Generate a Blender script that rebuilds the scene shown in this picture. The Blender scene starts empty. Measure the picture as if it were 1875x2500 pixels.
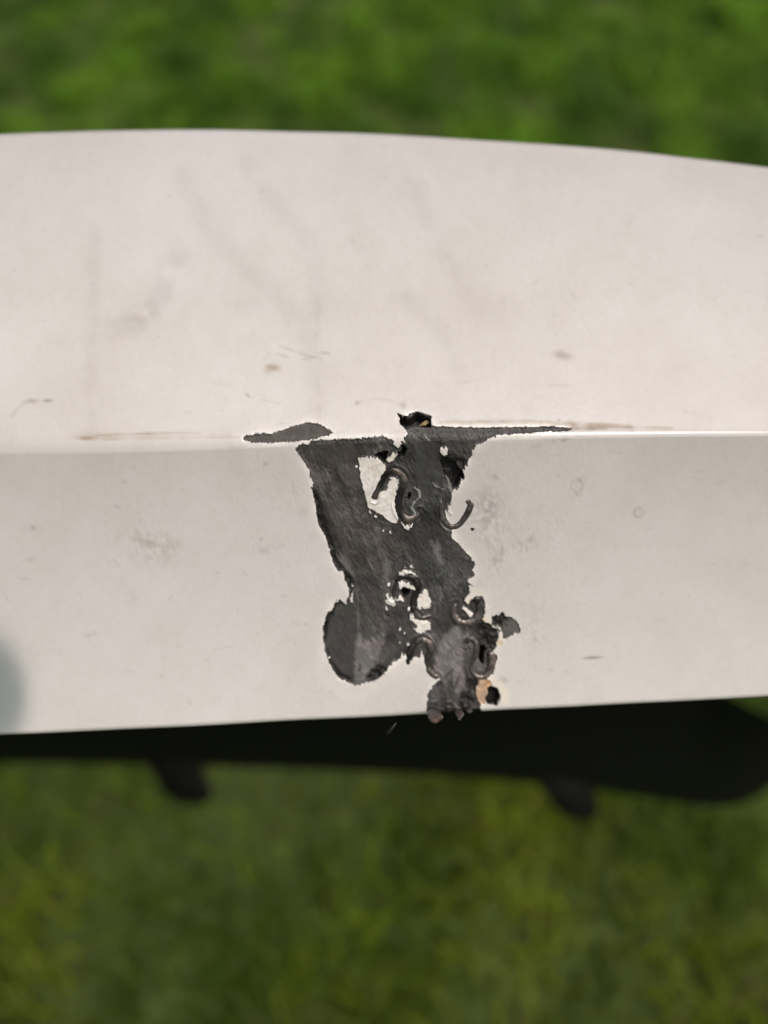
import bpy, math, random
import numpy as np
from mathutils import Vector, Matrix

rng = np.random.default_rng(7)
random.seed(7)
scene = bpy.context.scene
col = scene.collection
R_ = math.radians

# ------------------------------------------------------------------ camera
MM = 0.001
FPX = 1875.0                     # focal length in pixels of the 1875 px wide frame
PITCH = R_(52)
CAM = np.array([0.0, 0.0, 0.75])
AX_R = np.array([1.0, 0, 0])
AX_U = np.array([0, math.sin(PITCH), math.cos(PITCH)])
AX_F = np.array([0, math.cos(PITCH), -math.sin(PITCH)])
cd = bpy.data.cameras.new('camera')
cam = bpy.data.objects.new('camera', cd)
col.objects.link(cam)
cam.location = CAM
cam.rotation_euler = (math.pi / 2 - PITCH, 0, 0)
cd.sensor_fit = 'HORIZONTAL'
cd.sensor_width = 5.5
cd.lens = 5.5
cd.clip_start = 0.01
cd.clip_end = 2000
cd.dof.use_dof = True
cd.dof.focus_distance = 0.0965
cd.dof.aperture_fstop = 1.85
scene.camera = cam

# ------------------------------------------------------------------ light
SUN_EL, SUN_AZ = R_(67), R_(-132)     # azimuth measured from +Y (ahead) towards -X (left)
w = bpy.data.worlds.new('World')
scene.world = w
w.use_nodes = True
nt = w.node_tree
sky = nt.nodes.new('ShaderNodeTexSky')
sky.sky_type = 'NISHITA'
sky.sun_disc = False
sky.sun_elevation = SUN_EL
sky.sun_rotation = -SUN_AZ
sky.dust_density = 10.0
sky.air_density = 0.45
sky.ozone_density = 0.2
bg = nt.nodes['Background']
bg.inputs['Strength'].default_value = 0.10
nt.links.new(sky.outputs[0], bg.inputs['Color'])
sd = bpy.data.lights.new('sun', 'SUN')
sd.energy = 1.5
sd.angle = R_(18)
sd.color = (1.0, 0.93, 0.83)
sun = bpy.data.objects.new('sun', sd)
col.objects.link(sun)
sdir = Vector((-math.sin(SUN_AZ) * math.cos(SUN_EL), math.cos(SUN_AZ) * math.cos(SUN_EL), math.sin(SUN_EL)))
sun.rotation_euler = sdir.to_track_quat('Z', 'Y').to_euler()
scene.view_settings.view_transform = 'Standard'
scene.view_settings.look = 'None'
scene.view_settings.exposure = -0.22
scene.view_settings.gamma = 1.0
scene.cycles.max_bounces = 8


# ------------------------------------------------------------------ helpers
def to_world(c):
    """camera space in mm (X right, Y up, Z away) -> world metres"""
    c = np.asarray(c, float) * MM
    return CAM + c[..., 0:1] * AX_R + c[..., 1:2] * AX_U + c[..., 2:3] * AX_F


def pix(px, py, depth):
    px, py, depth = np.broadcast_arrays(np.asarray(px, float), np.asarray(py, float), np.asarray(depth, float))
    return np.stack([(px - 937.5) / FPX * depth, (1250 - py) / FPX * depth, depth], -1)


def project(c):
    return c[..., 0] / c[..., 2] * FPX + 937.5, 1250 - c[..., 1] / c[..., 2] * FPX


def unit(v):
    return v / np.maximum(np.linalg.norm(v, axis=-1, keepdims=True), 1e-12)


def new_mesh(name, verts, faces, mat, parent=None, cols=None, smooth=True, world=True):
    """faces: (n,k) int array or list of such arrays (k = 3 or 4)"""
    if not isinstance(faces, list):
        faces = [faces]
    me = bpy.data.meshes.new(name)
    v = np.ascontiguousarray(verts, np.float32)
    me.vertices.add(len(v))
    me.vertices.foreach_set('co', v.ravel())
    loops = np.concatenate([f.ravel() for f in faces]).astype(np.int32)
    tot = np.concatenate([np.full(len(f), f.shape[1], np.int32) for f in faces])
    me.loops.add(len(loops))
    me.loops.foreach_set('vertex_index', loops)
    me.polygons.add(len(tot))
    me.polygons.foreach_set('loop_start', np.concatenate([[0], np.cumsum(tot)[:-1]]).astype(np.int32))
    me.polygons.foreach_set('loop_total', tot)
    me.update(calc_edges=True)
    if smooth:
        me.polygons.foreach_set('use_smooth', np.ones(len(tot), bool))
    if cols is not None:
        a = me.attributes.new('tone', 'FLOAT_COLOR', 'POINT')
        c4 = np.ones((len(v), 4), np.float32)
        c4[:, :3] = cols
        a.data.foreach_set('color', c4.ravel())
    me.materials.append(mat)
    me.validate()
    o = bpy.data.objects.new(name, me)
    col.objects.link(o)
    if parent is not None:
        o.parent = parent
        o.matrix_parent_inverse = parent.matrix_world.inverted()
    return o


def tag(o, label=None, cat=None, group=None, kind=None):
    for k, v in (('label', label), ('category', cat), ('group', group), ('kind', kind)):
        if v:
            o[k] = v
    return o


def srgb(*c):
    c = np.array(c, float) / 255
    return np.where(c <= 0.04045, c / 12.92, ((c + 0.055) / 1.055) ** 2.4)


def material(name):
    m = bpy.data.materials.new(name)
    m.use_nodes = True
    return m, m.node_tree.nodes, m.node_tree.links, m.node_tree.nodes['Principled BSDF']


def tone_mat(name, rough, coat=0.0, metal=0.0, bump_scale=None, bump=0.1, spec=0.5, rough_var=0.0):
    m, n, l, p = material(name)
    at = n.new('ShaderNodeAttribute')
    at.attribute_name = 'tone'
    l.new(at.outputs['Color'], p.inputs['Base Color'])
    p.inputs['Roughness'].default_value = rough
    p.inputs['Metallic'].default_value = metal
    p.inputs['Specular IOR Level'].default_value = spec
    p.inputs['Coat Weight'].default_value = coat
    p.inputs['Coat Roughness'].default_value = 0.12
    tc = n.new('ShaderNodeTexCoord')
    if bump_scale:
        no = n.new('ShaderNodeTexNoise')
        no.inputs['Scale'].default_value = bump_scale
        no.inputs['Detail'].default_value = 4
        l.new(tc.outputs['Object'], no.inputs['Vector'])
        b = n.new('ShaderNodeBump')
        b.inputs['Strength'].default_value = bump
        b.inputs['Distance'].default_value = 0.0001
        l.new(no.outputs['Fac'], b.inputs['Height'])
        l.new(b.outputs['Normal'], p.inputs['Normal'])
    if rough_var:
        n2 = n.new('ShaderNodeTexNoise')
        n2.inputs['Scale'].default_value = 90
        n2.inputs['Detail'].default_value = 3
        l.new(tc.outputs['Object'], n2.inputs['Vector'])
        mr = n.new('ShaderNodeMapRange')
        mr.inputs['To Min'].default_value = rough - rough_var
        mr.inputs['To Max'].default_value = rough + rough_var
        l.new(n2.outputs['Fac'], mr.inputs['Value'])
        l.new(mr.outputs[0], p.inputs['Roughness'])
    return m


M_PAINT = tone_mat('white_paint', 0.34, coat=0.5, bump_scale=2500, bump=0.04, rough_var=0.08)
M_PLASTIC = tone_mat('sanded_black_plastic', 0.52, bump_scale=7000, bump=0.5, spec=0.5, rough_var=.12)
M_METAL = tone_mat('burnt_wire', 0.3, metal=0.6, bump_scale=5000, bump=0.5)
M_FILLER = tone_mat('tan_filler', 0.75, bump_scale=3000, bump=0.5, spec=0.25)
M_BLACK = tone_mat('moulded_black_plastic', 0.6, bump_scale=1500, bump=0.1, spec=0.12)


# filtered noise on a pixel raster --------------------------------------------
def fft_noise(shape, sx, sy=None, ang=0.0):
    """gaussian filtered white noise, unit variance; sx along `ang`, sy across (pixels)"""
    sy = sx if sy is None else sy
    f = np.fft.rfft2(rng.standard_normal(shape))
    fy = np.fft.fftfreq(shape[0])[:, None]
    fx = np.fft.rfftfreq(shape[1])[None]
    a = fx * math.cos(ang) + fy * math.sin(ang)
    b = -fx * math.sin(ang) + fy * math.cos(ang)
    f *= np.exp(-2 * math.pi ** 2 * ((a * sx) ** 2 + (b * sy) ** 2))
    o = np.fft.irfft2(f, s=shape)
    return o / o.std()


def blur(img, s):
    fy = np.fft.fftfreq(img.shape[0])[:, None]
    fx = np.fft.rfftfreq(img.shape[1])[None]
    return np.fft.irfft2(np.fft.rfft2(img) * np.exp(-2 * math.pi ** 2 * s * s * (fx ** 2 + fy ** 2)), s=img.shape)


def bil(img, x, y, fill=0.0):
    h, wd = img.shape[:2]
    ok = (x >= 0) & (y >= 0) & (x < wd - 1.001) & (y < h - 1.001)
    xc = np.clip(x, 0, wd - 1.002)
    yc = np.clip(y, 0, h - 1.002)
    i, j = yc.astype(int), xc.astype(int)
    fy, fx = yc - i, xc - j
    if img.ndim == 3:
        fy, fx, okk = fy[..., None], fx[..., None], ok[..., None]
    else:
        okk = ok
    v = (img[i, j] * (1 - fx) + img[i, j + 1] * fx) * (1 - fy) + (img[i + 1, j] * (1 - fx) + img[i + 1, j + 1] * fx) * fy
    return np.where(okk, v, fill)


def in_poly(x, y, poly):
    poly = np.asarray(poly, float)
    res = np.zeros(x.shape, bool)
    x0, y0 = poly.min(0)
    x1, y1 = poly.max(0)
    sel = (x >= x0) & (x <= x1) & (y >= y0) & (y <= y1)
    xs, ys = x[sel], y[sel]
    r = np.zeros(xs.shape, bool)
    p = poly
    q = np.roll(poly, -1, 0)
    for (ax, ay), (bx, by) in zip(p, q):
        if ay == by:
            continue
        c = ((ay > ys) != (by > ys)) & (xs < (bx - ax) * (ys - ay) / (by - ay) + ax)
        r ^= c
    res[sel] = r
    return res


def spline(pts, n=12):
    p = np.asarray(pts, float)
    if len(p) < 3:
        t = np.linspace(0, 1, n)[:, None]
        return p[0] * (1 - t) + p[-1] * t
    p = np.vstack([2 * p[0] - p[1], p, 2 * p[-1] - p[-2]])
    out = []
    for i in range(1, len(p) - 2):
        t = np.linspace(0, 1, n, endpoint=False)[:, None]
        a, b, c, d = p[i - 1], p[i], p[i + 1], p[i + 2]
        out.append(0.5 * (2 * b + (c - a) * t + (2 * a - 5 * b + 4 * c - d) * t ** 2 + (3 * b - 3 * c + d - a) * t ** 3))
    out.append(p[-2][None])
    return np.vstack(out)


def dist_line(X, Y, pts, reach=60):
    """distance from each raster point to a polyline (only near its box)"""
    pts = np.asarray(pts, float)
    D = np.full(X.shape, 1e3)
    x0, y0 = pts.min(0) - reach
    x1, y1 = pts.max(0) + reach
    sel = (X >= x0) & (X <= x1) & (Y >= y0) & (Y <= y1)
    xs, ys = X[sel], Y[sel]
    d = np.full(xs.shape, 1e6)
    for (ax, ay), (bx, by) in zip(pts[:-1], pts[1:]):
        vx, vy = bx - ax, by - ay
        L = vx * vx + vy * vy + 1e-9
        t = np.clip(((xs - ax) * vx + (ys - ay) * vy) / L, 0, 1)
        d = np.minimum(d, (xs - ax - t * vx) ** 2 + (ys - ay - t * vy) ** 2)
    D[sel] = np.sqrt(d)
    return D


def sc(ox, oy, k, pts):
    return [(ox + x / k, oy + y / k) for x, y in pts]


def z1(p): return sc(550, 980, 4.1475, p)
def z2(p): return sc(900, 980, 4.1475, p)
def z3(p): return sc(700, 1350, 5.53, p)
def z4(p): return sc(950, 1380, 4.74, p)
def zc(p): return sc(900, 990, 8.295, p)
def z6(p): return sc(920, 1380, 8.295, p)
def z7(p): return sc(1080, 1430, 8.295, p)
def z8(p): return sc(1020, 1600, 6.9125, p)
def z8d(p): return sc(1020, 1609, 6.9125, p)
def zr(p): return sc(1200, 980, 2.4578, p)


# ------------------------------------------------------------------ the repair patch: traced on the panel
PATCH_LONG = z1([(175, 375), (190, 355), (215, 345), (330, 325), (480, 318), (580, 290), (700, 245), (790, 222), (850, 214), (930, 222),
                 (990, 250), (1045, 285), (1090, 310), (1075, 330), (1020, 350), (900, 380), (780, 398), (600, 412), (400, 420), (260, 412), (200, 398)])
MAIN = (z1([(705, 485), (740, 450), (850, 425), (870, 400), (1000, 387), (1150, 380), (1300, 376), (1450, 365), (1600, 352)])
        + z2([(0, 372), (60, 355), (150, 360), (230, 385), (260, 410), (240, 440), (300, 468), (320, 440), (345, 410), (378, 440), (362, 385),
              (400, 330), (385, 295), (350, 262), (318, 235), (327, 190), (320, 150), (295, 120), (370, 152), (430, 122), (490, 95),
              (530, 105), (620, 140), (645, 160), (632, 178), (640, 240), (680, 255), (760, 250), (830, 260), (1000, 263), (1200, 265)])
        + zr([(0, 156), (200, 153), (330, 151), (430, 155), (487, 166), (440, 178), (330, 183), (200, 190), (100, 196), (50, 206)])
        + z2([(1340, 330), (1250, 370), (1180, 395), (1080, 450), (1040, 500), (1045, 540), (1010, 580), (1000, 640), (965, 700), (965, 770),
              (930, 830), (905, 885), (880, 892), (845, 912), (840, 1000), (800, 1080), (775, 1150), (790, 1225), (850, 1280), (830, 1340),
              (840, 1390), (900, 1440), (960, 1500), (1000, 1550), (1060, 1600)])
        + z4([(985, 30), (970, 70), (990, 110), (930, 150), (900, 200), (955, 230), (905, 270), (930, 310), (892, 370), (878, 430), (910, 455),
              (950, 400), (1000, 370), (1060, 350), (1085, 375), (1110, 450), (1105, 560), (1070, 620), (1100, 660), (1180, 690), (1200, 725), (1280, 740), (1265, 800), (1255, 880), (1220, 960),
              (1170, 1000), (1250, 1050), (1235, 1150), (1190, 1260), (1130, 1320), (1050, 1330), (1010, 1420), (1030, 1540), (1060, 1620), (1040, 1720),
              (900, 1740), (440, 1760), (432, 1640), (450, 1530), (490, 1420), (540, 1360), (590, 1330), (580, 1310), (500, 1280), (450, 1230), (412, 1120),
              (400, 1050), (385, 1000), (360, 1055), (330, 1062), (285, 1060), (245, 1145), (212, 1165), (190, 1100), (195, 1030), (150, 1030), (130, 1080), (60, 1130)])
        + z3([(1530, 1400), (1470, 1470), (1380, 1530), (1360, 1590), (1290, 1660), (1220, 1700), (1140, 1740), (1040, 1745),
              (990, 1770), (920, 1785), (850, 1762), (780, 1722), (700, 1690), (650, 1620), (590, 1520), (550, 1430), (515, 1310), (495, 1180),
              (497, 1050), (520, 920), (545, 830), (600, 770), (640, 700), (690, 640), (760, 645), (785, 680), (800, 655), (835, 560), (880, 430), (903, 450),
              (880, 540), (858, 640), (862, 690), (900, 680), (890, 560), (905, 470), (870, 440), (838, 520), (812, 400), (772, 360), (777, 260), (700, 252), (640, 160), (610, 50)])
        + z1([(1057, 1535), (1050, 1480), (1030, 1420), (1000, 1340), (940, 1240), (920, 1140), (905, 1030), (882, 900), (865, 872), (900, 885), (880, 800),
              (850, 700), (800, 620), (740, 540)]))
PATCH_SIDE = z7([(1000, 650), (1060, 612), (1140, 605), (1230, 560), (1250, 612), (1290, 650), (1400, 640), (1500, 700), (1560, 770), (1580, 880),
                 (1560, 950), (1480, 950), (1400, 1000), (1280, 1060), (1222, 1060), (1200, 950), (1180, 850), (1060, 838), (985, 790)])
ISLANDS = [
    z1([(1345, 590), (1400, 565), (1510, 570)]) + z2([(60, 565), (120, 600), (175, 655), (140, 740), (100, 830), (80, 920), (130, 910), (190, 890), (200, 830), (220, 780),
        (270, 775), (305, 795), (290, 870), (275, 960), (265, 1060), (280, 1130), (300, 1180), (285, 1240), (220, 1220), (140, 1160), (70, 1120), (0, 1082)])
    + z1([(1500, 1110), (1450, 1080), (1420, 980), (1395, 880), (1372, 780), (1360, 680)]),
    z2([(175, 590), (230, 540), (280, 510), (290, 540), (250, 595), (212, 628)]),
    z2([(716, 500), (740, 478), (800, 478), (803, 525), (765, 557), (730, 535)]),
    z2([(310, 1190), (350, 1250), (410, 1262), (458, 1245), (440, 1275), (390, 1305), (350, 1270)]),
    z6([(445, 220), (480, 150), (560, 108), (680, 118), (780, 178), (822, 222), (800, 228), (700, 185), (580, 183), (500, 225)]),
    z6([(445, 345), (560, 338), (640, 360), (720, 420), (795, 490), (780, 522), (700, 492), (640, 470), (560, 430), (500, 480), (460, 460)]),
    z6([(165, 720), (215, 690), (198, 640), (205, 570), (245, 565), (240, 640), (290, 680), (350, 680), (372, 750), (345, 852), (280, 822), (200, 775)]),
    z6([(390, 725), (430, 640), (470, 598), (522, 640), (543, 735), (500, 742), (470, 722)]),
    z6([(800, 860), (840, 580), (920, 570), (950, 480), (1010, 500), (1052, 620), (1095, 725), (1060, 900), (960, 885), (900, 850), (880, 912), (820, 892)]),
    z6([(645, 1080), (690, 1000), (740, 990), (760, 1080), (850, 1140), (960, 1110), (1062, 1130), (1080, 1230), (1060, 1320), (960, 1340), (985, 1385), (900, 1382), (830, 1370),
        (740, 1300), (830, 1240), (720, 1150)]),
    z7([(360, 440), (440, 430), (560, 508), (632, 570), (602, 640), (552, 662), (530, 600), (440, 502)]),
]
DOTS = [(997.8, 1487, 5), (976, 1536.7, 4.3), (988, 1547, 2.6), (996.5, 1574, 5), (976, 1570, 2.4), (949, 1428, 5), (944, 1487, 4), (1005, 1385, 3.5), (990, 1386, 2.5),
        (870, 1140, 3.4), (903, 1250, 3.5), (917, 1262, 3), (935, 1296, 2.4), (953, 1301, 3), (840, 1470, 3), (824, 1467, 3), (802, 1605, 2.6),
        (1154, 1367, 3), (1147, 1350, 3), (1160, 1440, 4), (1153, 1432, 3)]
HOLES = [
    zc([(585, 150), (650, 205), (770, 222), (980, 122), (1060, 152), (1240, 222), (1262, 330), (1270, 400), (1100, 430), (960, 380), (850, 420), (740, 440), (640, 370), (655, 290)]),
    zc([(130, 1030), (200, 960), (350, 930), (420, 960), (350, 1040), (350, 1090), (332, 1172), (240, 1112)]),
    zc([(650, 780), (720, 830), (790, 900), (740, 1030), (620, 1082), (600, 980), (690, 960)]),
    z2([(720, 620), (760, 570), (880, 620), (930, 700), (955, 720), (955, 770), (905, 875), (880, 885), (850, 880), (820, 780), (760, 740)]),
    z6([(490, 540), (560, 440), (640, 490), (660, 560), (612, 640), (560, 672)]),
    z2([(395, 930), (425, 930), (432, 975), (412, 1010), (395, 990)]),
    z8([(1175, 560), (1240, 525), (1350, 570), (1380, 680), (1390, 770), (1330, 832), (1180, 828), (1150, 740), (1200, 640)]),
    z7([(745, 1250), (850, 1240), (900, 1320), (850, 1420), (835, 1590), (790, 1600), (745, 1500)]),
]
FILLER = z8([(1030, 430), (1120, 412), (1200, 400), (1262, 490), (1240, 527), (1175, 560), (1202, 640), (1152, 740), (1142, 830), (1070, 835), (1020, 720), (985, 610), (1010, 540)])
JET_BLACK = [   # jet black plastic: melted spots, and bands along the patch rim
    z4([(1030, 720), (1100, 665), (1180, 695), (1200, 725), (1275, 745), (1250, 880), (1200, 970), (1110, 1000), (1100, 1130), (1040, 1090), (1050, 960)]),
    z1([(865, 872), (905, 1030), (920, 1140), (940, 1240), (1000, 1340), (1050, 1480), (1090, 1600), (1140, 1620), (1090, 1480), (1060, 1360), (1000, 1200), (960, 1000), (920, 900)]),
    z3([(560, 0), (640, 160), (700, 255), (777, 262), (812, 400), (838, 520), (880, 540), (890, 440), (860, 330), (780, 210), (690, 130), (640, 0)]),
    z3([(495, 1180), (497, 1050), (520, 920), (600, 770), (690, 640), (780, 680), (690, 740), (600, 840), (550, 950), (530, 1100), (530, 1200)]),
    z3([(515, 1310), (550, 1430), (590, 1520), (650, 1620), (700, 1690), (780, 1722), (850, 1762), (880, 1700), (760, 1640), (680, 1570), (600, 1460), (545, 1300)]),
    z3([(1360, 1590), (1290, 1660), (1220, 1700), (1140, 1740), (1060, 1740), (1100, 1650), (1180, 1560), (1260, 1500)]),
    z8([(690, 790), (760, 640), (880, 640), (950, 780), (900, 880), (780, 930), (680, 880)]),
    z8([(840, 400), (1020, 420), (1000, 540), (960, 640), (860, 640), (830, 520)]),
    z2([(700, 560), (850, 540), (1000, 600), (960, 720), (900, 640), (760, 640)]),
    z7([(1000, 650), (1140, 605), (1230, 560), (1290, 650), (1330, 690), (1260, 760), (1180, 850), (1060, 838)]),
]
SMOOTH = [  # smooth, greyer plastic rubbed flat
    (z3([(510, 1180), (520, 1000), (600, 830), (720, 720), (880, 720), (930, 780), (930, 1000), (915, 1250), (910, 1500), (880, 1720), (760, 1660), (650, 1560), (560, 1400)]), 60),
    (z1([(800, 460), (1000, 420), (1300, 430), (1340, 560), (1200, 640), (1000, 640), (860, 620)]), 66),
    (z2([(480, 420), (680, 420), (720, 620), (720, 820), (620, 1000), (560, 1000), (480, 760)]), 60),
    (z3([(1180, 1150), (1330, 1050), (1320, 1250), (1200, 1480), (1130, 1620), (1050, 1720), (930, 1785), (895, 1720), (920, 1500), (915, 1250), (960, 1080), (1010, 1060), (1020, 1200)]), 104),
    (z4([(600, 850), (700, 750), (820, 700), (850, 850), (860, 1200), (905, 1390), (850, 1470), (760, 1500), (700, 1300), (662, 1420), (600, 1330), (500, 1250), (525, 1050)]), 106),
    (z4([(500, 1420), (570, 1400), (600, 1540), (560, 1680), (500, 1700), (470, 1600)]), 84),
    (z4([(960, 930), (1030, 900), (1040, 1060), (1080, 1140), (1100, 1210), (1040, 1250), (960, 1240), (940, 1180), (985, 1100)]), 96),
    (z2([(690, 1420), (720, 1450), (760, 1659), (700, 1659), (650, 1500)]), 104),
    (z3([(690, 60), (760, 0), (860, 120), (930, 320), (960, 380), (880, 320), (780, 210)]), 96),
    (z3([(1330, 60), (1420, 140), (1400, 260), (1340, 330), (1310, 500), (1290, 420)]), 92),
    (z7([(1330, 760), (1480, 720), (1550, 800), (1560, 930), (1400, 980), (1260, 1050), (1230, 960), (1240, 840)]), 92),
    (z1([(1170, 640), (1330, 640), (1360, 800), (1300, 900), (1180, 800), (1140, 700)]), 82),
    (z1([(860, 660), (930, 720), (990, 900), (1000, 960), (950, 880), (900, 780)]), 88),
]
STREAKS = [  # pale scratches and melted ridges: points, half width, level, height (mm)
    (z2([(470, 880), (510, 920), (515, 970), (460, 1030), (440, 1080), (470, 1130), (460, 1170)]), 3.0, 172, .14),
    (z2([(790, 770), (830, 900), (845, 1000), (800, 1090), (830, 1140)]), 3.2, 150, .12),
    (z2([(650, 825), (680, 860), (770, 895)]), 2.0, 160, .06),
    (z2([(735, 1010), (728, 1080), (740, 1110)]), 3.0, 140, .08),
    (z2([(720, 1200), (760, 1270), (840, 1310)]), 2.2, 150, .06),
    (z2([(560, 330), (590, 370), (615, 395)]), 2.2, 150, .05),
    (z6([(820, 220), (880, 290), (925, 390)]), 2.0, 120, .04),
    (z6([(1270, 470), (1300, 580), (1280, 740)]), 2.0, 128, .03),
    (z6([(1150, 780), (1170, 900), (1160, 1000), (1200, 1060)]), 2.4, 112, .05),
    (z3([(940, 500), (960, 760), (960, 900), (960, 1100), (930, 1250), (920, 1400)]), 3.4, 110, .05),
    (z3([(1100, 80), (1150, 220)]), 2.2, 118, .02),
    (z1([(830, 640), (900, 760), (980, 930)]), 1.6, 120, .02),
    (z1([(1500, 1360), (1650, 1350)]), 4.0, 100, .02),
    (z2([(0, 1370), (150, 1330)]), 4.0, 92, .02),
    (z2([(640, 1420), (680, 1540), (720, 1659)]), 4.0, 112, .03),
    (z2([(90, 1500), (110, 1600)]), 4, 98, .02),
    (z3([(1330, 300), (1340, 500), (1310, 760), (1330, 900)]), 2.6, 112, .04),
    (z4([(570, 130), (640, 80)]), 4, 110, .02),
    (z4([(640, 1320), (690, 1260), (740, 1220)]), 2.5, 60, -.03),
    (z4([(600, 1330), (620, 1420)]), 2.5, 62, -.03),
    (z4([(740, 1490), (770, 1400), (810, 1300)]), 3.0, 70, -.02),
    (z3([(985, 1510), (990, 1560), (970, 1600)]), 2.2, 48, -.02),
    (z4([(850, 850), (900, 830), (1000, 880)]), 3.0, 128, .1),
    (z8([(590, 810), (640, 850), (700, 920)]), 2.0, 140, .05),
    (z4([(1205, 725), (1270, 725), (1262, 800)]), 2.4, 205, .05),
    (z8([(560, 300), (580, 480), (600, 640)]), 3.0, 66, -.03),
]
STAPLES = [
    dict(pts=z2([(58, 978), (95, 890), (130, 810), (185, 730), (260, 705), (330, 735), (365, 810), (345, 880), (312, 960), (295, 1050), (325, 1140), (395, 1195), (470, 1180), (520, 1120)]),
         tone=[(0, 96), (.08, 90), (.12, 50), (.3, 52), (.36, 120), (.44, 128), (.5, 80), (.58, 52), (.78, 60), (.84, 112), (1, 78)],
         lift=[(0, .25), (.2, .1), (.4, .3), (.55, .1), (.75, .05), (.88, .25), (1, -.3)]),
    dict(pts=z2([(800, 800), (795, 900), (765, 1010), (742, 1100), (760, 1190), (820, 1262), (890, 1262), (950, 1210), (1000, 1130), (1030, 1060), (1005, 1000)]),
         tone=[(0, 72), (.25, 78), (.4, 105), (.6, 100), (.75, 96), (.9, 78), (1, 110)], lift=[(0, -.35), (.2, -.1), (.4, .25), (.8, .3), (1, .2)]),
    dict(pts=z6([(330, 640), (360, 470), (430, 320), (560, 240), (700, 260), (810, 350), (830, 480), (770, 640), (730, 800), (760, 940), (850, 1040), (960, 1072), (1080, 1030), (1150, 900)]),
         tone=[(0, 62), (.4, 52), (.6, 52), (.72, 70), (.8, 104), (.93, 92), (1, 74)], lift=[(0, -.1), (.3, .12), (.6, .1), (.85, .2), (1, -.3)]),
    dict(pts=z7([(275, 400), (240, 540), (290, 670), (410, 745), (550, 740), (670, 670), (740, 540), (770, 400), (745, 290), (660, 270)]),
         tone=[(0, 80), (.2, 110), (.5, 122), (.75, 96), (.9, 70), (1, 60)], lift=[(0, -.1), (.3, .3), (.7, .35), (1, .2)]),
    dict(pts=z4([(220, 1140), (235, 1030), (295, 915), (380, 865), (455, 905), (485, 1000), (440, 1090), (440, 1180), (495, 1262), (560, 1300)]),
         tone=[(0, 60), (.2, 64), (.4, 112), (.6, 104), (.7, 66), (.85, 100), (1, 90)], lift=[(0, .0), (.4, .25), (.7, .1), (1, .05)]),
    dict(pts=z4([(890, 900), (950, 862), (1010, 915), (1000, 1040), (955, 1160), (975, 1255), (1060, 1300), (1135, 1270), (1180, 1180), (1200, 1090), (1170, 1010)]),
         tone=[(0, 80), (.2, 100), (.35, 86), (.5, 92), (.62, 122), (.8, 118), (1, 124)], lift=[(0, -.1), (.15, .1), (.4, -.12), (.6, .2), (1, .45)]),
]
for s in STAPLES:
    s['line'] = spline(s['pts'], 10)

# raster over the damaged area (1 px = 0.05 mm)
RX0, RY0, RX1, RY1 = 540, 960, 1460, 1800
shape = (RY1 - RY0, RX1 - RX0)
YY, XX = np.mgrid[RY0:RY1, RX0:RX1].astype(float)
ANG = R_(62)                                   # direction of the sanding marks
hair = fft_noise(shape, 4.6, 1.15, ANG)
hair2 = fft_noise(shape, 2.6, 0.9, R_(54))
grain = fft_noise(shape, 1.1)
longm = fft_noise(shape, 34, 7, R_(70))
rag = fft_noise(shape, 3.2, 1.0, ANG)
wob = fft_noise(shape, 6)
wob2 = fft_noise(shape, 2.2)
big = fft_noise(shape, 30)
mid = fft_noise(shape, 11)
# sanding only tears the edge across the marks: shift along the marks, plus a small wobble
calm = 1 - .85 * np.clip((1066 - YY) / 10, 0, 1) * np.clip((XX - 925) / 8, 0, 1)
along = (rag * 1.7 + wob * .9) * calm
WX = XX + along * math.cos(ANG) + wob2 * 0.8
WY = YY + along * math.sin(ANG) + wob2 * 0.7
SXx = XX + wob * 1.0 + wob2 * 0.7
SYy = YY + wob2 * 1.0 + rag * 0.9
LAB = np.zeros(shape, np.int32)
LAB[in_poly(WX, WY, MAIN)] = 1
LAB[in_poly(XX + wob2 * .6, YY + rag * 1.2, PATCH_LONG)] = 2
LAB[in_poly(SXx, SYy, PATCH_SIDE)] = 3
isl = np.zeros(shape, bool)
for p in ISLANDS:
    isl |= in_poly(XX + rag * 1.6 * math.cos(ANG) + wob2 * .7, YY + rag * 1.6 * math.sin(ANG) + wob2 * .7, p)
for x, y, r in DOTS:
    isl |= (XX - x + wob2) ** 2 + ((YY - y + wob2) * .85) ** 2 < (r * .82) ** 2
isl &= LAB == 1
LAB[isl] = 20
hole = np.zeros(shape, bool)
for p in HOLES:
    hole |= in_poly(XX + wob * 1.2 + wob2 * .4, YY + wob * 1.4, p)
LAB[in_poly(XX + wob2 * 1.2, YY + wob * 1.0, FILLER)] = 11
LAB[hole] = 10
CX, CY = 1155, 1294
LAB[(XX - CX + wob2) ** 2 + (YY - CY + wob2) ** 2 < 18] = 10

paint = ((LAB == 0) | (LAB == 20)).astype(float)
pm = blur(paint, 1.1)
holem = np.clip((blur((LAB == 10).astype(float), 1.2) - .45) * 1.82, 0, 1)
fillm = blur((LAB == 11).astype(float), 1.5)
blackm = np.zeros(shape)
for p in JET_BLACK:
    blackm = np.maximum(blackm, in_poly(XX + wob * 1.4, YY + hair * 1.4, p).astype(float))
blackm = blur(blackm, 2.2)
stap = np.full(shape, 1e3)
for s in STAPLES:
    stap = np.minimum(stap, dist_line(XX, YY, s['line'], 40))
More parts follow.
